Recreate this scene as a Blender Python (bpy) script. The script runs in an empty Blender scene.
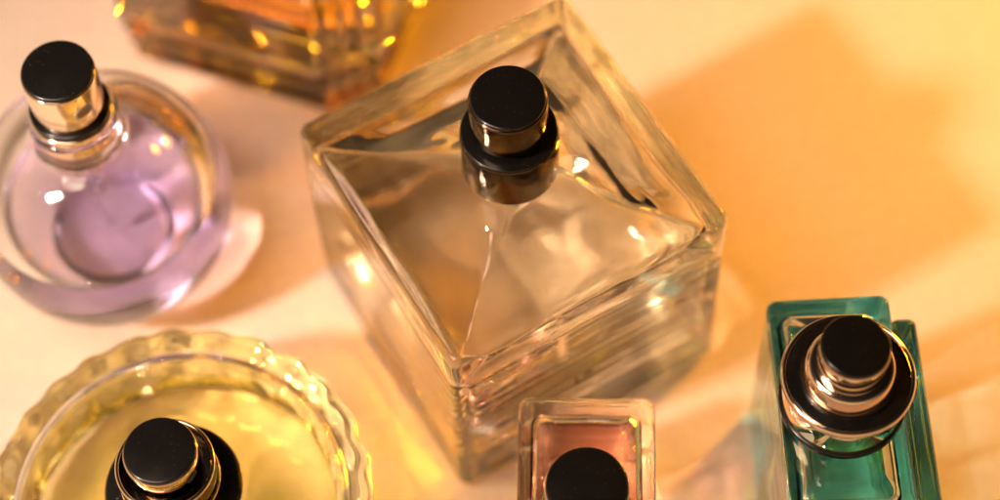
import bpy, bmesh, math, random
from mathutils import Vector, Matrix, noise
random.seed(7)
S = bpy.context.scene
COL = S.collection
PI = math.pi
MM = 0.001

# ------------------------------------------------------------------ helpers
def link(name, me, mat=None, parent=None, loc=(0, 0, 0), rz=0.0, smooth=True, angle=None):
    o = bpy.data.objects.new(name, me)
    COL.objects.link(o)
    if mat: me.materials.append(mat)
    if parent: o.parent = parent
    o.location = loc
    o.rotation_euler = (0, 0, rz)
    for p in me.polygons: p.use_smooth = smooth
    if angle is not None:
        bm = bmesh.new(); bm.from_mesh(me)
        for e in bm.edges:
            if len(e.link_faces) == 2 and e.calc_face_angle(0) > math.radians(angle): e.smooth = False
        bm.to_mesh(me); bm.free()
    return o

def thing(name, label, cat, loc, rz=0.0, group=None):
    o = bpy.data.objects.new(name, None)
    o.empty_display_size = 0.01
    COL.objects.link(o)
    o.location = [c * MM for c in loc]; o.rotation_euler = (0, 0, rz)
    o['label'] = label; o['category'] = cat
    if group: o['group'] = group
    return o

def wn(o):
    m = o.modifiers.new('weighted', 'WEIGHTED_NORMAL'); m.weight = 60; m.keep_sharp = True
    return o

class MB:
    """collects closed shells given in millimetres"""
    def __init__(s): s.v = []; s.f = []
    def loft(s, loops, flip=False, caps=True, closed=True):
        n = len(loops[0]); b = len(s.v)
        for L in loops: s.v += [tuple(c * MM for c in p) for p in L]
        fs = []
        for i in range(len(loops) - 1):
            for j in range(n if closed else n - 1):
                k = (j + 1) % n
                fs.append((b + i * n + j, b + i * n + k, b + (i + 1) * n + k, b + (i + 1) * n + j))
        if caps:
            for idx, rev in ((0, True), (len(loops) - 1, False)):
                c = [sum(p[a] for p in loops[idx]) / n for a in range(3)]
                s.v.append(tuple(x * MM for x in c)); ci = len(s.v) - 1
                for j in range(n):
                    k = (j + 1) % n
                    t = (b + idx * n + j, b + idx * n + k, ci)
                    fs.append(t[::-1] if rev else t)
        if flip: fs = [f[::-1] for f in fs]
        s.f += fs
        return s
    def lathe(s, prof, seg=96, flip=False, cx=0, cy=0, fn=None):
        loops = []
        for r, z in prof:
            L = []
            for j in range(seg):
                a = 2 * PI * j / seg
                rr_, zz = (r, z) if fn is None else fn(r, z, a)
                L.append((cx + rr_ * math.cos(a), cy + rr_ * math.sin(a), zz))
            loops.append(L)
        return s.loft(loops, flip)
    def ring(s, prof, seg=96):
        """closed ring: profile is a closed (r,z) polygon"""
        b = len(s.v); n = len(prof)
        for j in range(seg):
            a = 2 * PI * j / seg
            s.v += [(r * math.cos(a) * MM, r * math.sin(a) * MM, z * MM) for r, z in prof]
        for j in range(seg):
            k = (j + 1) % seg
            for i in range(n):
                q = (i + 1) % n
                s.f.append((b + j * n + i, b + k * n + i, b + k * n + q, b + j * n + q))
        return s
    def disp(s, amp, freq, start=0, seed=0.0):
        for i in range(start, len(s.v)):
            p = Vector(s.v[i]) / MM
            q = p * freq + Vector((seed, seed * 1.7, seed * .3))
            d = noise.noise_vector(q)
            s.v[i] = tuple((p + d * amp) * MM)
        return s
    def mesh(s, name):
        me = bpy.data.meshes.new(name); me.from_pydata(s.v, [], s.f); me.update(); return me
    def build(s, name, mat, parent, **k):
        return link(name, s.mesh(name), mat, parent, **k)

def rr(hx, hy, r, z, ns=16, nc=7, cx=0, cy=0):
    """rounded rectangle loop, counter-clockwise"""
    r = min(r, hx - 1e-3, hy - 1e-3); P = []
    for q, (sx, sy) in enumerate(((1, 1), (-1, 1), (-1, -1), (1, -1))):
        ox, oy = sx * (hx - r), sy * (hy - r)
        for i in range(nc):
            a = (q + i / (nc - 1)) * PI / 2
            P.append((ox + r * math.cos(a), oy + r * math.sin(a)))
    out = []; N = len(P)
    for q in range(4):
        for i in range(nc): out.append(P[q * nc + i])
        a = P[q * nc + nc - 1]; b = P[((q + 1) * nc) % N]
        for i in range(1, ns):
            t = i / ns; t = t * t * (3 - 2 * t)
            out.append((a[0] + (b[0] - a[0]) * t, a[1] + (b[1] - a[1]) * t))
    return [(x + cx, y + cy, z) for x, y in out]

def interp(stations, step):
    """densify a list of tuples so no z/size jump exceeds step"""
    out = [stations[0]]
    for a, b in zip(stations, stations[1:]):
        d = max(abs(a[i] - b[i]) for i in range(len(a)))
        n = max(1, int(d / step + .5))
        for i in range(1, n + 1):
            t = i / n; out.append(tuple(a[k] + (b[k] - a[k]) * t for k in range(len(a))))
    return out

def bead(r, z0, z1, e=.5, n=4):
    """solid cylinder profile with rounded rims, bottom to top"""
    p = []
    for i in range(n + 1):
        a = -PI / 2 + PI / 2 * i / n; p.append((r - e + e * math.cos(a), z0 + e + e * math.sin(a)))
    for i in range(n + 1):
        a = PI / 2 * i / n; p.append((r - e + e * math.cos(a), z1 - e + e * math.sin(a)))
    return p

# ---------------------------------------------------------------- materials
def mat(name):
    m = bpy.data.materials.new(name); m.use_nodes = True
    nt = m.node_tree; nt.nodes.clear()
    out = nt.nodes.new('ShaderNodeOutputMaterial')
    return m, nt, out

def bump(nt, scale, strength, dist=0.0002, detail=3, stretch=None):
    tc = nt.nodes.new('ShaderNodeTexCoord'); nz = nt.nodes.new('ShaderNodeTexNoise')
    nz.inputs['Scale'].default_value = scale; nz.inputs['Detail'].default_value = detail
    if stretch:
        mp = nt.nodes.new('ShaderNodeMapping'); mp.inputs['Scale'].default_value = stretch
        nt.links.new(tc.outputs['Object'], mp.inputs[0]); nt.links.new(mp.outputs[0], nz.inputs['Vector'])
    else: nt.links.new(tc.outputs['Object'], nz.inputs['Vector'])
    b = nt.nodes.new('ShaderNodeBump'); b.inputs['Strength'].default_value = strength
    b.inputs['Distance'].default_value = dist
    nt.links.new(nz.outputs['Fac'], b.inputs['Height'])
    return b

def glass(name, color=(1, 1, 1), ior=1.5, rough=0.0, absorb=None, dens=0, bs=None):
    m, nt, out = mat(name)
    g = nt.nodes.new('ShaderNodeBsdfGlass')
    g.inputs['Color'].default_value = (*color, 1); g.inputs['IOR'].default_value = ior
    g.inputs['Roughness'].default_value = rough
    if bs:
        b = bump(nt, *bs); nt.links.new(b.outputs[0], g.inputs['Normal'])
    nt.links.new(g.outputs[0], out.inputs['Surface'])
    if absorb:
        a = nt.nodes.new('ShaderNodeVolumeAbsorption')
        a.inputs['Color'].default_value = (*absorb, 1); a.inputs['Density'].default_value = dens
        nt.links.new(a.outputs[0], out.inputs['Volume'])
    return m

def metal(name, color, rough=.08, met=1.0, coat=0.0, bs=None, dust=False):
    m, nt, out = mat(name)
    p = nt.nodes.new('ShaderNodeBsdfPrincipled')
    p.inputs['Base Color'].default_value = (*color, 1); p.inputs['Metallic'].default_value = met
    p.inputs['Roughness'].default_value = rough; p.inputs['Coat Weight'].default_value = coat
    if dust:
        tc = nt.nodes.new('ShaderNodeTexCoord'); v = nt.nodes.new('ShaderNodeTexVoronoi')
        v.inputs['Scale'].default_value = 900
        nt.links.new(tc.outputs['Object'], v.inputs['Vector'])
        r = nt.nodes.new('ShaderNodeValToRGB')
        r.color_ramp.elements[0].position = .05; r.color_ramp.elements[0].color = (.10 * dust, .085 * dust, .07 * dust, 1)
        r.color_ramp.elements[1].position = .11; r.color_ramp.elements[1].color = (*color, 1)
        nt.links.new(v.outputs['Distance'], r.inputs[0]); nt.links.new(r.outputs[0], p.inputs['Base Color'])
        nz = nt.nodes.new('ShaderNodeTexNoise'); nz.inputs['Scale'].default_value = 160
        mr = nt.nodes.new('ShaderNodeMapRange')
        mr.inputs['To Min'].default_value = rough * .6; mr.inputs['To Max'].default_value = rough * 2
        nt.links.new(tc.outputs['Object'], nz.inputs['Vector']); nt.links.new(nz.outputs['Fac'], mr.inputs[0])
        nt.links.new(mr.outputs[0], p.inputs['Roughness'])
    if bs:
        b = bump(nt, *bs); nt.links.new(b.outputs[0], p.inputs['Normal'])
    nt.links.new(p.outputs[0], out.inputs['Surface'])
    return m

M = {}
M['glass'] = glass('clear_glass', (1, 1, 1), 1.5, absorb=(.96, .84, .40), dens=12)
M['glass_wavy'] = glass('thick_pressed_glass', (.985, .985, .975), 1.5, absorb=(.78, .8, .6), dens=10, bs=(70, .25, .0006, 2))
M['glass_main'] = glass('thick_clear_glass', (1, 1, 1), 1.5, absorb=(.98, .84, .38), dens=15, bs=(260, .10, .0002, 4))
M['glass_rose'] = glass('lilac_glass', (1, 1, 1), 1.48, absorb=(.88, .80, .93), dens=6)
M['glass_teal'] = glass('teal_glass', (1, 1, 1), 1.5, absorb=(.03, .84, .84), dens=20)
M['clear_liquid'] = glass('clear_perfume', (1, 1, 1), 1.36, absorb=(.96, .82, .5), dens=5)
M['lilac_liquid'] = glass('lilac_perfume', (1, 1, 1), 1.36, absorb=(.60, .46, .95), dens=34)
M['yellow_liquid'] = glass('golden_perfume', (1, 1, 1), 1.36, absorb=(1, .92, .12), dens=33)
M['amber_liquid'] = glass('amber_perfume', (1, 1, 1), 1.36, absorb=(.99, .87, .0), dens=115)
M['pink_liquid'] = glass('rose_perfume', (1, 1, 1), 1.36, absorb=(.94, .44, .28), dens=36)
M['teal_liquid'] = glass('teal_perfume', (1, 1, 1), 1.36, absorb=(.02, .86, .84), dens=27)
M['tube'] = glass('dip_tube_plastic', (1, 1, 1), 1.38)
M['black'] = metal('black_lacquer', (.007, .006, .005), .16, 0, .2, dust=.35)
M['black_dusty'] = metal('dusty_black_lacquer', (.008, .007, .006), .2, 0, .2, dust=1)
M['black_metal'] = metal('black_chrome', (.10, .07, .045), .13, 1)
M['gold'] = metal('pale_gold', (.95, .80, .62), .09, 1)
M['rose_gold'] = metal('rose_gold', (.95, .80, .66), .10, 1)
M['ink'] = metal('black_print', (.02, .017, .015), .5, 0)
M['cotton'] = metal('nozzle_hole', (.25, .2, .14), .5, 0)

# paper table top
m, nt, out = mat('cream_card')
p = nt.nodes.new('ShaderNodeBsdfPrincipled'); p.inputs['Roughness'].default_value = .62
p.inputs['Specular IOR Level'].default_value = .3
tc = nt.nodes.new('ShaderNodeTexCoord'); nz = nt.nodes.new('ShaderNodeTexNoise')
nz.inputs['Scale'].default_value = 420; nz.inputs['Detail'].default_value = 6
nt.links.new(tc.outputs['Object'], nz.inputs['Vector'])
rp = nt.nodes.new('ShaderNodeValToRGB')
rp.color_ramp.elements[0].position = .35; rp.color_ramp.elements[0].color = (.75, .60, .46, 1)
rp.color_ramp.elements[1].position = .65; rp.color_ramp.elements[1].color = (.80, .65, .51, 1)
nt.links.new(nz.outputs['Fac'], rp.inputs[0]); nt.links.new(rp.outputs[0], p.inputs['Base Color'])
b = nt.nodes.new('ShaderNodeBump'); b.inputs['Strength'].default_value = .25; b.inputs['Distance'].default_value = .0002
nt.links.new(nz.outputs['Fac'], b.inputs['Height']); nt.links.new(b.outputs[0], p.inputs['Normal'])
nt.links.new(p.outputs[0], out.inputs['Surface'])
M['table'] = m

# ------------------------------------------------------------------ surface
mb = MB(); mb.v = [(-1.5, -1.2, 0), (1.5, -1.2, 0), (1.5, 1.8, 0), (-1.5, 1.8, 0),
                   (-1.5, -1.2, -.02), (1.5, -1.2, -.02), (1.5, 1.8, -.02), (-1.5, 1.8, -.02)]
mb.f = [(0, 1, 2, 3), (7, 6, 5, 4), (0, 4, 5, 1), (1, 5, 6, 2), (2, 6, 7, 3), (3, 7, 4, 0)]
t = mb.build('table_surface', M['table'], None, smooth=False); t['kind'] = 'structure'

EPS = .25   # every bottle stands a quarter millimetre proud of the card

def inner_liquid(mbo, loops_fn, stations, level, grow=.12):
    pass

# ------------------------------------------------------- 1 square clear bottle
th = math.radians(27.9)
B1 = thing('perfume_bottle', 'large square clear glass bottle with a black two-step sprayer in the middle', 'perfume bottle', (2.9, 17.6, EPS), th)
R1 = 31.1
def sq_outer():
    st = [(28.5, 2.2, 0), (30.2, 2.2, .25), (30.9, 2.2, .9), (R1, 2.2, 1.8), (R1, 2.2, 10), (R1, 2.2, 50), (R1, 2.2, 57.6),
          (30.95, 2.2, 58.6), (30.4, 2.1, 59.2), (29.6, 2.0, 59.4), (28.5, 2.0, 59.35), (26.5, 2.0, 59.5), (16, 3, 60.9), (10.5, 5, 61.6), (9.0, 8.9, 61.8)]
    return [rr(a, a, r, z) for a, r, z in interp(st, 1.2)]
CAV1 = [(18, 3, 9.0), (23.5, 2.4, 9.2), (25.6, 2.2, 10), (26.9, 2.0, 12), (27.4, 2, 16), (27.8, 1.8, 44), (28.8, 1.4, 46.4), (28.9, 1.3, 47.6),
        (28.2, 1.3, 48.6), (22, 1.0, 51.0), (18, 1.3, 52.9), (12, 2.2, 56.0), (8.0, 5.0, 58.4), (6.0, 5.7, 59.8), (5.5, 5.3, 61)]
def sq_cav(grow=0, level=None):
    st = interp(CAV1, .7)
    if level is not None:
        st = [s for s in st if s[2] < level]
        a = st[-1]; st.append((a[0], a[1], level))
    L = [rr(a + grow, a + grow, r + grow, z - (grow if i == 0 else 0)) for i, (a, r, z) in enumerate(st)]
    return L
def bow(loops, d):
    """pull the middle of each side inwards so the corners stay pointed"""
    out = []
    for L in loops:
        h = max(p[0] for p in L); k = d * min(1, max(0, (h - 8) / 16)); N = []
        for x, y, z in L:
            sx, sy = abs(x) / h, abs(y) / h
            if sx > sy: x -= math.copysign(k * (1 - sy ** 2), x)
            else: y -= math.copysign(k * (1 - sx ** 2), y)
            N.append((x, y, z))
        out.append(N)
    return out
def wob(loops, amp=.32):
    out = []
    for L in loops:
        M_ = []
        for x, y, z in L:
            n1 = noise.noise_vector(Vector((x, y, z)) * .075) + noise.noise_vector(Vector((x + 50, y, z)) * .2) * .35
            n2 = noise.noise_vector(Vector((x * .022, y * .022, z * .8))) * (1.0 if z < 46 else max(.05, 1 - (z - 46) / 3))
            n1 = n1 + n2
            M_.append((x + n1.x * amp, y + n1.y * amp, z + n1.z * amp))
        out.append(M_)
    return out
mb = MB(); mb.loft(wob(sq_outer(), .13)); mb.loft(wob(bow(sq_cav(), 1.4), .6), flip=True)
wn(mb.build('glass_body', M['glass_main'], B1))
mb = MB(); mb.loft(wob(bow(sq_cav(.12, 45.0), 1.4), .6)); wn(mb.build('liquid', M['clear_liquid'], B1))
mb = MB(); mb.lathe(bead(9.5, 61.9, 74.4, .9), 128)
c1 = mb.build('collar', M['black_metal'], B1)
mb = MB(); mb.lathe(bead(9.25, 74.2, 74.75, .25), 128); mb.lathe([(6.3, 74.7), (6.3, 76.6)], 96)
mb.build('collar_top', M['black'], B1, angle=35)
mb = MB(); mb.lathe(bead(7.45, 76.4, 85.6, .5), 128); mb.build('spray_button', M['black_metal'], B1)
mb = MB(); mb.lathe(bead(7.15, 85.2, 86.3, .45), 128); mb.build('button_top', M['black'], B1)
mb = MB(); mb.lathe([(.9, 10.5), (.9, 60.6)], 24, cx=.0); mb.build('dip_tube', M['tube'], B1)
# a few printed letters on the front-right face
def text_mesh(s, size, mat_, parent, loc, rot):
    cu = bpy.data.curves.new('letters', 'FONT'); cu.body = s; cu.size = size * MM; cu.extrude = .00004
    cu.align_x = 'CENTER'
    tmp = bpy.data.objects.new('letters_tmp', cu); COL.objects.link(tmp)
    dg = bpy.context.evaluated_depsgraph_get(); dg.update()
    me = bpy.data.meshes.new_from_object(tmp.evaluated_get(dg))
    bpy.data.objects.remove(tmp); bpy.data.curves.remove(cu)
    o = bpy.data.objects.new('printed_letters', me); COL.objects.link(o); me.materials.clear(); me.materials.append(mat_)
    o.parent = parent; o.location = [c * MM for c in loc]; o.rotation_euler = rot
    return o
text_mesh('O', 6, M['ink'], B1, (-1.5, -31.14, 10), (PI / 2, 0, 0))
text_mesh('17', 5, M['ink'], B1, (-2.5, -31.14, 22), (PI / 2, 0, 0))

# ------------------------------------------------------- 2 round lilac bottle
B2 = thing('perfume_bottle', 'round ball-shaped bottle of lilac perfume with pale gold sprayer', 'perfume bottle', (-83.2, 35.2, EPS), math.radians(-20))
def ball(R, cz, zb, ztop, rn, n=40):
    a0 = math.asin((zb - cz) / R); 
    a1 = math.acos(rn / R)
    return [(R * math.cos(a0 + (a1 - a0) * i / n), cz + R * math.sin(a0 + (a1 - a0) * i / n)) for i in range(n + 1)]
bo = ball(27.3, 27, 3.0, 50, 10.5)
prof = [(bo[0][0] - 3, .2), (bo[0][0] - 1, .0), (bo[0][0] + .6, .9)] + bo[1:-1] + [(9.9, 52.4), (9.4, 54), (9.2, 56), (9.2, 59.5), (8.9, 60.3), (8.2, 60.6)]
cav = ball(21.4, 27.5, 10.5, 47, 7.5)
# punt: the floor of the cavity domes upwards
pr = [(3, 10.9), (7, 10.2), (cav[0][0] - 1.0, 9.7)] + cav[1:] + [(6.2, 50.5), (5.6, 53), (5.4, 59.8)]
mb = MB(); mb.lathe(prof, 128); mb.lathe(pr, 128, flip=True)
mb.build('glass_body', M['glass_rose'], B2, angle=50)
lev = 30.5
lq = [(r + .12, z - .05) for r, z in pr if z < lev]; lq.append((math.sqrt(21.4 ** 2 - (lev - 27.5) ** 2) + .12, lev))
mb = MB(); mb.lathe(lq, 128); mb.build('liquid', M['lilac_liquid'], B2, angle=50)
mb = MB(); mb.lathe(bead(8.3, 60.8, 62.6, .5), 96); mb.lathe([(6.0, 49), (6.0, 60.9)], 64); mb.build('collar', M['gold'], B2)
mb = MB(); mb.lathe(bead(8.1, 62.7, 64.2, .5), 96); mb.build('black_ring', M['black'], B2)
mb = MB(); mb.lathe(bead(7.25, 64.3, 75.6, .4), 96); mb.build('spray_button', M['gold'], B2)
mb = MB(); mb.lathe(bead(7.05, 75.2, 76.6, .5), 96); mb.build('button_top', M['black_dusty'], B2)
def nozzle(parent, r, z, ang, rad=1.25, m=None):
    mb = MB(); L = []
    for d in (-.4, .12, .2):
        rad_ = rad if d < .15 else rad * .7
        L.append([(r + d, rad_ * 1.25 * math.cos(2 * PI * i / 24), z + rad_ * math.sin(2 * PI * i / 24)) for i in range(24)])
    mb.loft(L); return mb.build('spray_nozzle', m or M['cotton'], parent, rz=ang)
nozzle(B2, 7.25, 70.5, math.radians(-35), 1.5)
mb = MB(); mb.lathe([(1.2, 11), (1.2, 49.2)], 20); mb.build('dip_tube', M['tube'], B2)

# ------------------------------------------------- 3 faceted amber bottle
B3 = thing('perfume_bottle', 'faceted crystal bottle of amber perfume cut off at the top edge', 'perfume bottle', (-49.6, 100.2, EPS), math.radians(-21.9))
hx, hy = 33.2, 25.0
def octo(hx, hy, c, z, sub=1):
    P = [(hx, -hy + c), (hx, hy - c), (hx - c, hy), (-hx + c, hy), (-hx, hy - c), (-hx, -hy + c), (-hx + c, -hy), (hx - c, -hy)]
    out = []
    for i in range(8):
        a, b_ = P[i], P[(i + 1) % 8]
        for k in range(sub): out.append((a[0] + (b_[0] - a[0]) * k / sub, a[1] + (b_[1] - a[1]) * k / sub, z))
    return out
def zig(hx, hy, c, z, d):
    """octagon whose corner cuts carry vertical flutes"""
    P = [(hx, -hy + c), (hx, hy - c), (hx - c, hy), (-hx + c, hy), (-hx, hy - c), (-hx, -hy + c), (-hx + c, -hy), (hx - c, -hy)]
    out = []
    for i in range(8):
        a, b_ = Vector(P[i]), Vector(P[(i + 1) % 8]); n_ = (b_ - a); n_ = Vector((n_.y, -n_.x)).normalized()
        for k in range(6):
            q = a + (b_ - a) * k / 6
            if k and (k % 2): q = q - n_ * d * (1 if i % 2 else .0)
            out.append((q.x, q.y, z))
    return out
C3 = 9
mb = MB()
lv = [(-3, 0, 0), (-1, .3, 2), (0, .8, 5), (-1.2, .8, 9.5), (.2, 1.2, 14), (-1.0, 1.2, 18), (.2, 1.2, 22), (.2, 1.4, 40), (-.8, 1.2, 44), (.2, 1.0, 50), (-4, .5, 57), (-12, 0, 60)]
mb.loft([zig(hx + a, hy + a, C3, z, d) for a, d, z in lv])
mb.loft([zig(hx + a, hy + a, C3 - 2, z, .6) for a, z in ((-9, 9), (-6.5, 10.5), (-5.5, 14), (-5.5, 40), (-6.5, 48), (-12, 54), (-17, 56))], flip=True)
mb.build('glass_body', M['glass'], B3, smooth=False)
mb = MB(); mb.loft([zig(hx + a + .12, hy + a + .12, C3 - 2, z, .6) for a, z in ((-9, 8.9), (-6.5, 10.4), (-5.5, 14), (-5.5, 40), (-5.7, 42))])
mb.build('liquid', M['amber_liquid'], B3, smooth=False)
mb = MB(); mb.lathe(bead(10, 60.2, 69, .8)); mb.build('collar', M['gold'], B3)
mb = MB(); mb.lathe(bead(7.2, 69.1, 82, .6)); mb.build('spray_button', M['gold'], B3)

# ------------------------------------------------- 4 scalloped yellow bottle
B4 = thing('perfume_bottle', 'round scalloped glass bottle of golden yellow perfume, low and wide', 'perfume bottle', (-64.6, -37.0, EPS), 0.1)
NF = 26
def scal(amp):
    def fn(r, z, a):
        k = .5 - .5 * math.cos(a * NF + .12 * z + 1.6 * noise.noise(Vector((math.cos(a) * 2.5, math.sin(a) * 2.5, 4.0))))
        jit = .55 * noise.noise(Vector((math.cos(a) * 3, math.sin(a) * 3, z * .08))) + .35 * noise.noise(Vector((math.cos(a) * 9, math.sin(a) * 9, z * .15)))
        w = max(0, min(1, (r - 34.3) / 1.6))
        return r + (-amp * k + jit) * w, z + (.5 * amp * (1 - 2 * k)) * .35 * w * (1 if z > 20 else 0)
    return fn
def cavfn(r, z, a):
    w = max(0, min(1, (r - 23) / 3)) * max(0, min(1, (20 - z) / 8))
    return r + .7 * w * math.cos(a * NF), z
mb = MB()
prof = interp([(20, .3), (31, 0), (33.2, .6), (34.4, 2.4), (35.2, 6), (36.0, 12), (36.8, 20), (37.4, 26), (37.7, 30), (37.6, 32.4), (37.0, 33.8), (35.8, 34.7),
        (34.2, 34.7), (32.4, 34.2), (30, 34.4), (24, 35.8), (18, 37), (14.5, 37.8), (13, 38.4), (12.6, 39.2)], 2.0)
mb.lathe(prof, NF * 16, fn=scal(.6))
cav = interp([(12, 7.5), (22, 6.6), (26.5, 7), (28, 8.6), (29.3, 12), (31.6, 18), (33, 23), (33.4, 27), (32.8, 29.2), (30.6, 30.6), (20, 32.2), (13, 33.4), (10, 34.6), (8.6, 36.4), (8.4, 38.8)], 2.0)
mb.lathe(cav, NF * 8, flip=True, fn=cavfn)
mb.build('glass_body', M['glass'], B4, angle=70)
lev = 27.4
lq = [(r + .12, z - (.08 if z < 10 else 0)) for r, z in cav if z < lev] + [(33.45, lev)]
mb = MB(); mb.lathe(lq, NF * 8, fn=cavfn); mb.build('liquid', M['yellow_liquid'], B4, angle=60)
mb = MB(); mb.lathe(bead(13.3, 39.4, 40.3, .35), 128); mb.build('gold_rim', M['gold'], B4)
mb = MB(); mb.lathe(bead(12.8, 40.1, 41.0, .3), 128); mb.build('black_washer', M['black'], B4)
mb = MB(); mb.lathe(bead(9.6, 41.2, 44.6, .5), 128); mb.build('collar', M['gold'], B4)
mb = MB(); mb.ring([(9.3, 44.4), (9.3, 50.6), (9.0, 51.0), (8.6, 51.0), (8.4, 50.4), (8.4, 44.6)], 128); mb.build('collar_skirt', M['black_metal'], B4, angle=50)
mb = MB(); mb.ring([(9.42, 50.2), (9.42, 50.9), (9.1, 51.25), (8.7, 51.2), (8.5, 50.8), (8.8, 50.2)], 128); mb.build('gold_edge', M['gold'], B4)
mb = MB(); mb.lathe(bead(6.95, 45, 57.0, .5), 128); mb.build('spray_button', M['gold'], B4)
mb = MB(); mb.lathe(bead(6.7, 56.6, 57.7, .4), 128); mb.build('button_top', M['black'], B4)
nozzle(B4, 6.95, 54.2, math.radians(-42), 1.1, M['ink'])
mb = MB(); mb.lathe([(1.2, 9), (1.2, 39.6)], 20); mb.build('dip_tube', M['tube'], B4)

# ------------------------------------------------- 5 small rose bottle
B5 = thing('perfume_bottle', 'small narrow clear glass bottle of rose perfume with round black button', 'perfume bottle', (13.6, -47.6, EPS), math.radians(-4))
def box_bottle(parent, hx, hy, H, w, floor, gm, lm, level, r=1.6, rc=1.6, roof=2.5, neck=6.0, amp=.25):
    st = interp([(-2.2, 0), (-.6, .2), (-.15, .7), (0, 1.5), (0, 8), (0, H - 8), (0, H - 1.6), (-.2, H - .7), (-.7, H - .15), (-2.2, H), (-5, H)], 3)
    loops = [rr(hx + a, hy + a, r, z) for a, z in st]
    mb = MB(); mb.loft(loops)
    cs = [(-3.5, floor), (-1.2, floor + .4), (-.3, floor + 1.2), (0, floor + 2.4), (0, H - roof - 4), (-.3, H - roof - 1.5), (-1.2, H - roof - .4), (-2.6, H - roof), (-(hx - w) + neck, H - roof + .9)]
    cs = interp(cs, 1.8)
    cl = [rr(hx - w + a, hy - w + a, rc, z) for a, z in cs]
    mb.loft(wob(cl, amp), flip=True)
    wn(mb.build('glass_body', gm, parent))
    s2 = [s for s in cs if s[1] < level]; s2.append((s2[-1][0], level))
    l2 = [rr(hx - w + a + .1, hy - w + a + .1, rc, z) for a, z in s2]
    mb = MB(); mb.loft(wob(l2, amp)); wn(mb.build('liquid', lm, parent))
box_bottle(B5, 13.2, 24.3, 42, 2.7, 5, M['glass'], M['pink_liquid'], 36.5, r=2.2, rc=2.0)
mb = MB(); mb.lathe(bead(8.6, 42.2, 45.0, .5)); mb.build('collar', M['rose_gold'], B5)
mb = MB(); mb.lathe(bead(7.9, 45.1, 55.2, .5)); mb.build('spray_button', M['rose_gold'], B5)
mb = MB(); mb.lathe(bead(7.6, 54.8, 56.0, .4)); mb.build('button_top', M['black'], B5)
mb = MB(); mb.lathe([(1.1, 6.5), (1.1, 42.4)], 20); mb.build('dip_tube', M['tube'], B5)

# ------------------------------------------------- 6 teal bottle
B6 = thing('perfume_bottle', 'teal green rectangular glass bottle with wide gold and black collar at right', 'perfume bottle', (62.7, -31.0, EPS), 0)
box_bottle(B6, 11.9, 22.5, 50, 2.6, 5, M['glass_teal'], M['teal_liquid'], 44, r=1.8, rc=2.4)
mb = MB(); st = interp([(-1.5, 0), (-.3, .4), (0, 1.2), (0, 40), (-.1, 44.8), (-.5, 45.7), (-1.4, 46.2)], 4)
mb.loft([rr(2.6 + a, 20.4 + a, 1.4, z, cx=14.7, cy=-1.2) for a, z in st]); wn(mb.build('side_panel', M['glass_teal'], B6))
mb = MB(); mb.lathe(bead(12.0, 50.2, 52.0, .5), 128); mb.build('black_washer', M['black'], B6)
mb = MB(); mb.lathe(bead(11.6, 52.0, 60.6, .6), 128); mb.build('collar', M['gold'], B6)
mb = MB(); mb.ring([(11.65, 60.2), (12.3, 60.6), (12.5, 61.4), (12.2, 62.1), (11.7, 62.3), (11.3, 61.8), (11.3, 60.5)], 128); mb.build('gold_rim', M['rose_gold'], B6)
mb = MB(); mb.lathe(bead(11.4, 60.8, 61.9, .3), 128); mb.build('black_disc', M['black'], B6)
mb = MB(); mb.lathe([(8.9, 61.8), (9.1, 62.2), (9.0, 63.2), (8.4, 64.4), (8.1, 66.0), (7.7, 66.6), (7.0, 66.8)], 128); mb.build('stepped_base', M['rose_gold'], B6)
mb = MB(); mb.lathe(bead(6.5, 66.7, 73.2, .5), 128); mb.build('spray_button', M['gold'], B6)
mb = MB(); mb.lathe(bead(6.35, 72.8, 74.2, .5), 128); mb.build('button_top', M['black'], B6)
mb = MB(); mb.lathe([(1.1, 6.5), (1.1, 50.2)], 20); mb.build('dip_tube', M['tube'], B6)

# ------------------------------------------------------------------- world
w = bpy.data.worlds.new('World'); S.world = w; w.use_nodes = True
nt = w.node_tree; bg = nt.nodes['Background']
tc = nt.nodes.new('ShaderNodeTexCoord'); sp = nt.nodes.new('ShaderNodeSeparateXYZ')
nt.links.new(tc.outputs['Generated'], sp.inputs[0])
rp = nt.nodes.new('ShaderNodeValToRGB'); e = rp.color_ramp.elements
e[0].position = 0.0; e[0].color = (.90, .53, .28, 1)
e[1].position = .70; e[1].color = (.03, .022, .016, 1)
x = rp.color_ramp.elements.new(.30); x.color = (.50, .29, .14, 1)
nt.links.new(sp.outputs['Z'], rp.inputs[0])
# the room is lit on the lamp's side and dim on the far side
mr = nt.nodes.new('ShaderNodeMapRange'); mr.interpolation_type = 'SMOOTHSTEP'
dt = nt.nodes.new('ShaderNodeVectorMath'); dt.operation = 'DOT_PRODUCT'; dt.inputs[1].default_value = (-.85, -.5, 0)
nt.links.new(tc.outputs['Generated'], dt.inputs[0]); nt.links.new(dt.outputs['Value'], mr.inputs['Value'])
mr.inputs['From Min'].default_value = -.7; mr.inputs['From Max'].default_value = .5
mr.inputs['To Min'].default_value = .12; mr.inputs['To Max'].default_value = 2.0
mx = nt.nodes.new('ShaderNodeVectorMath'); mx.operation = 'SCALE'
nt.links.new(rp.outputs[0], mx.inputs[0]); nt.links.new(mr.outputs[0], mx.inputs['Scale'])
nt.links.new(mx.outputs[0], bg.inputs['Color'])
bg.inputs['Strength'].default_value = .62

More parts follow.
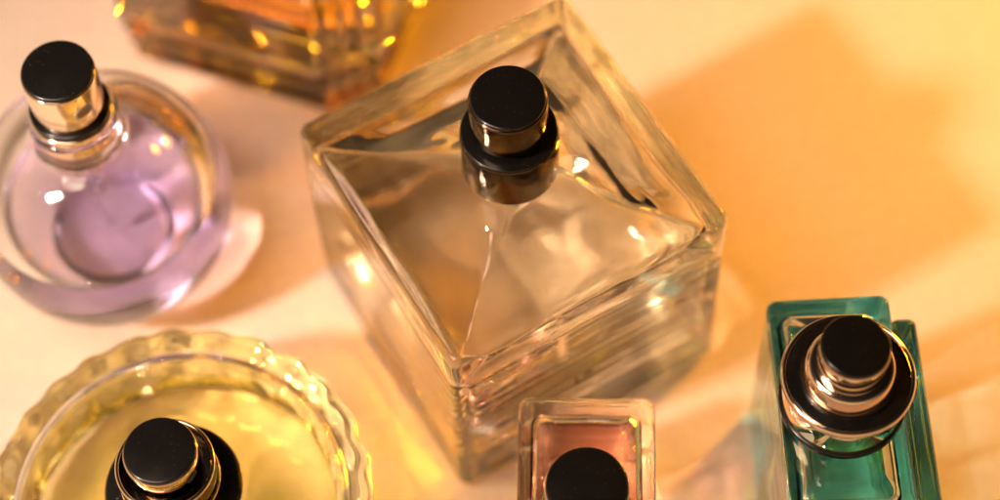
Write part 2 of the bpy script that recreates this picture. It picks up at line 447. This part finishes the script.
# ------------------------------------------------------------------- lamps
def lamp(name, kind, loc, target, power, color, size=.1, size_y=None, spot=None, blend=1):
    l = bpy.data.lights.new(name, kind); l.energy = power; l.color = color
    if kind == 'AREA':
        l.shape = 'RECTANGLE' if size_y else 'DISK'; l.size = size
        if size_y: l.size_y = size_y
    elif kind == 'SPOT':
        l.shadow_soft_size = size; l.spot_size = math.radians(spot); l.spot_blend = blend
    o = bpy.data.objects.new(name, l); COL.objects.link(o); o.location = loc
    o.rotation_euler = (Vector(target) - Vector(loc)).to_track_quat('-Z', 'Y').to_euler()
    return o
def direction(az, el, d, tgt=(0, 0, .03)):
    """lamp stands towards azimuth az (deg from +x, ccw) and elevation el"""
    a, e_ = math.radians(az), math.radians(el)
    return (tgt[0] + d * math.cos(e_) * math.cos(a), tgt[1] + d * math.cos(e_) * math.sin(a), tgt[2] + d * math.sin(e_))
lamp('key_lamp', 'SPOT', direction(204, 43, .65), (-.06, .015, .02), 19.5, (1, .79, .66), .028, spot=33)
lamp('added_soft_fill', 'AREA', direction(200, 68, .65), (-.02, 0, .03), 1.6, (1, .72, .55), .24)  # added unseen fill, sends light through the bottle tops and softens shadows
lamp('warm_lamp', 'SPOT', (.38, .32, .24), (.22, .12, 0), 20, (1, .40, .01), .04, spot=66)

# ------------------------------------------------------------------ camera
cd = bpy.data.cameras.new('camera'); cam = bpy.data.objects.new('camera', cd); COL.objects.link(cam); S.camera = cam
pit = math.radians(61.5); rol = math.radians(-3)
fwd = Vector((0, math.cos(pit), -math.sin(pit))); rt = Vector((1, 0, 0)); up = rt.cross(fwd)
Rr = rt * math.cos(rol) + up * math.sin(rol); U = -rt * math.sin(rol) + up * math.cos(rol)
mt = Matrix((Rr, U, -fwd)).transposed().to_4x4()
D = .43
mt.translation = -fwd * D + Vector((0, 0, .06))
cam.matrix_world = mt
cd.sensor_width = 36; cd.lens = 81; cd.clip_start = .01; cd.clip_end = 20
cd.dof.use_dof = True; cd.dof.focus_distance = D - .010; cd.dof.aperture_fstop = 5.8

# ------------------------------------------------------------------ render
c = S.cycles
c.max_bounces = 24; c.transmission_bounces = 24; c.glossy_bounces = 8; c.diffuse_bounces = 4; c.transparent_max_bounces = 8
c.caustics_refractive = True; c.caustics_reflective = True; c.blur_glossy = 0
c.sample_clamp_indirect = 0; c.use_denoising = True; c.denoiser = 'OPENIMAGEDENOISE'
c.use_guiding = True
S.view_settings.view_transform = 'Standard'; S.view_settings.look = 'None'; S.view_settings.exposure = 0
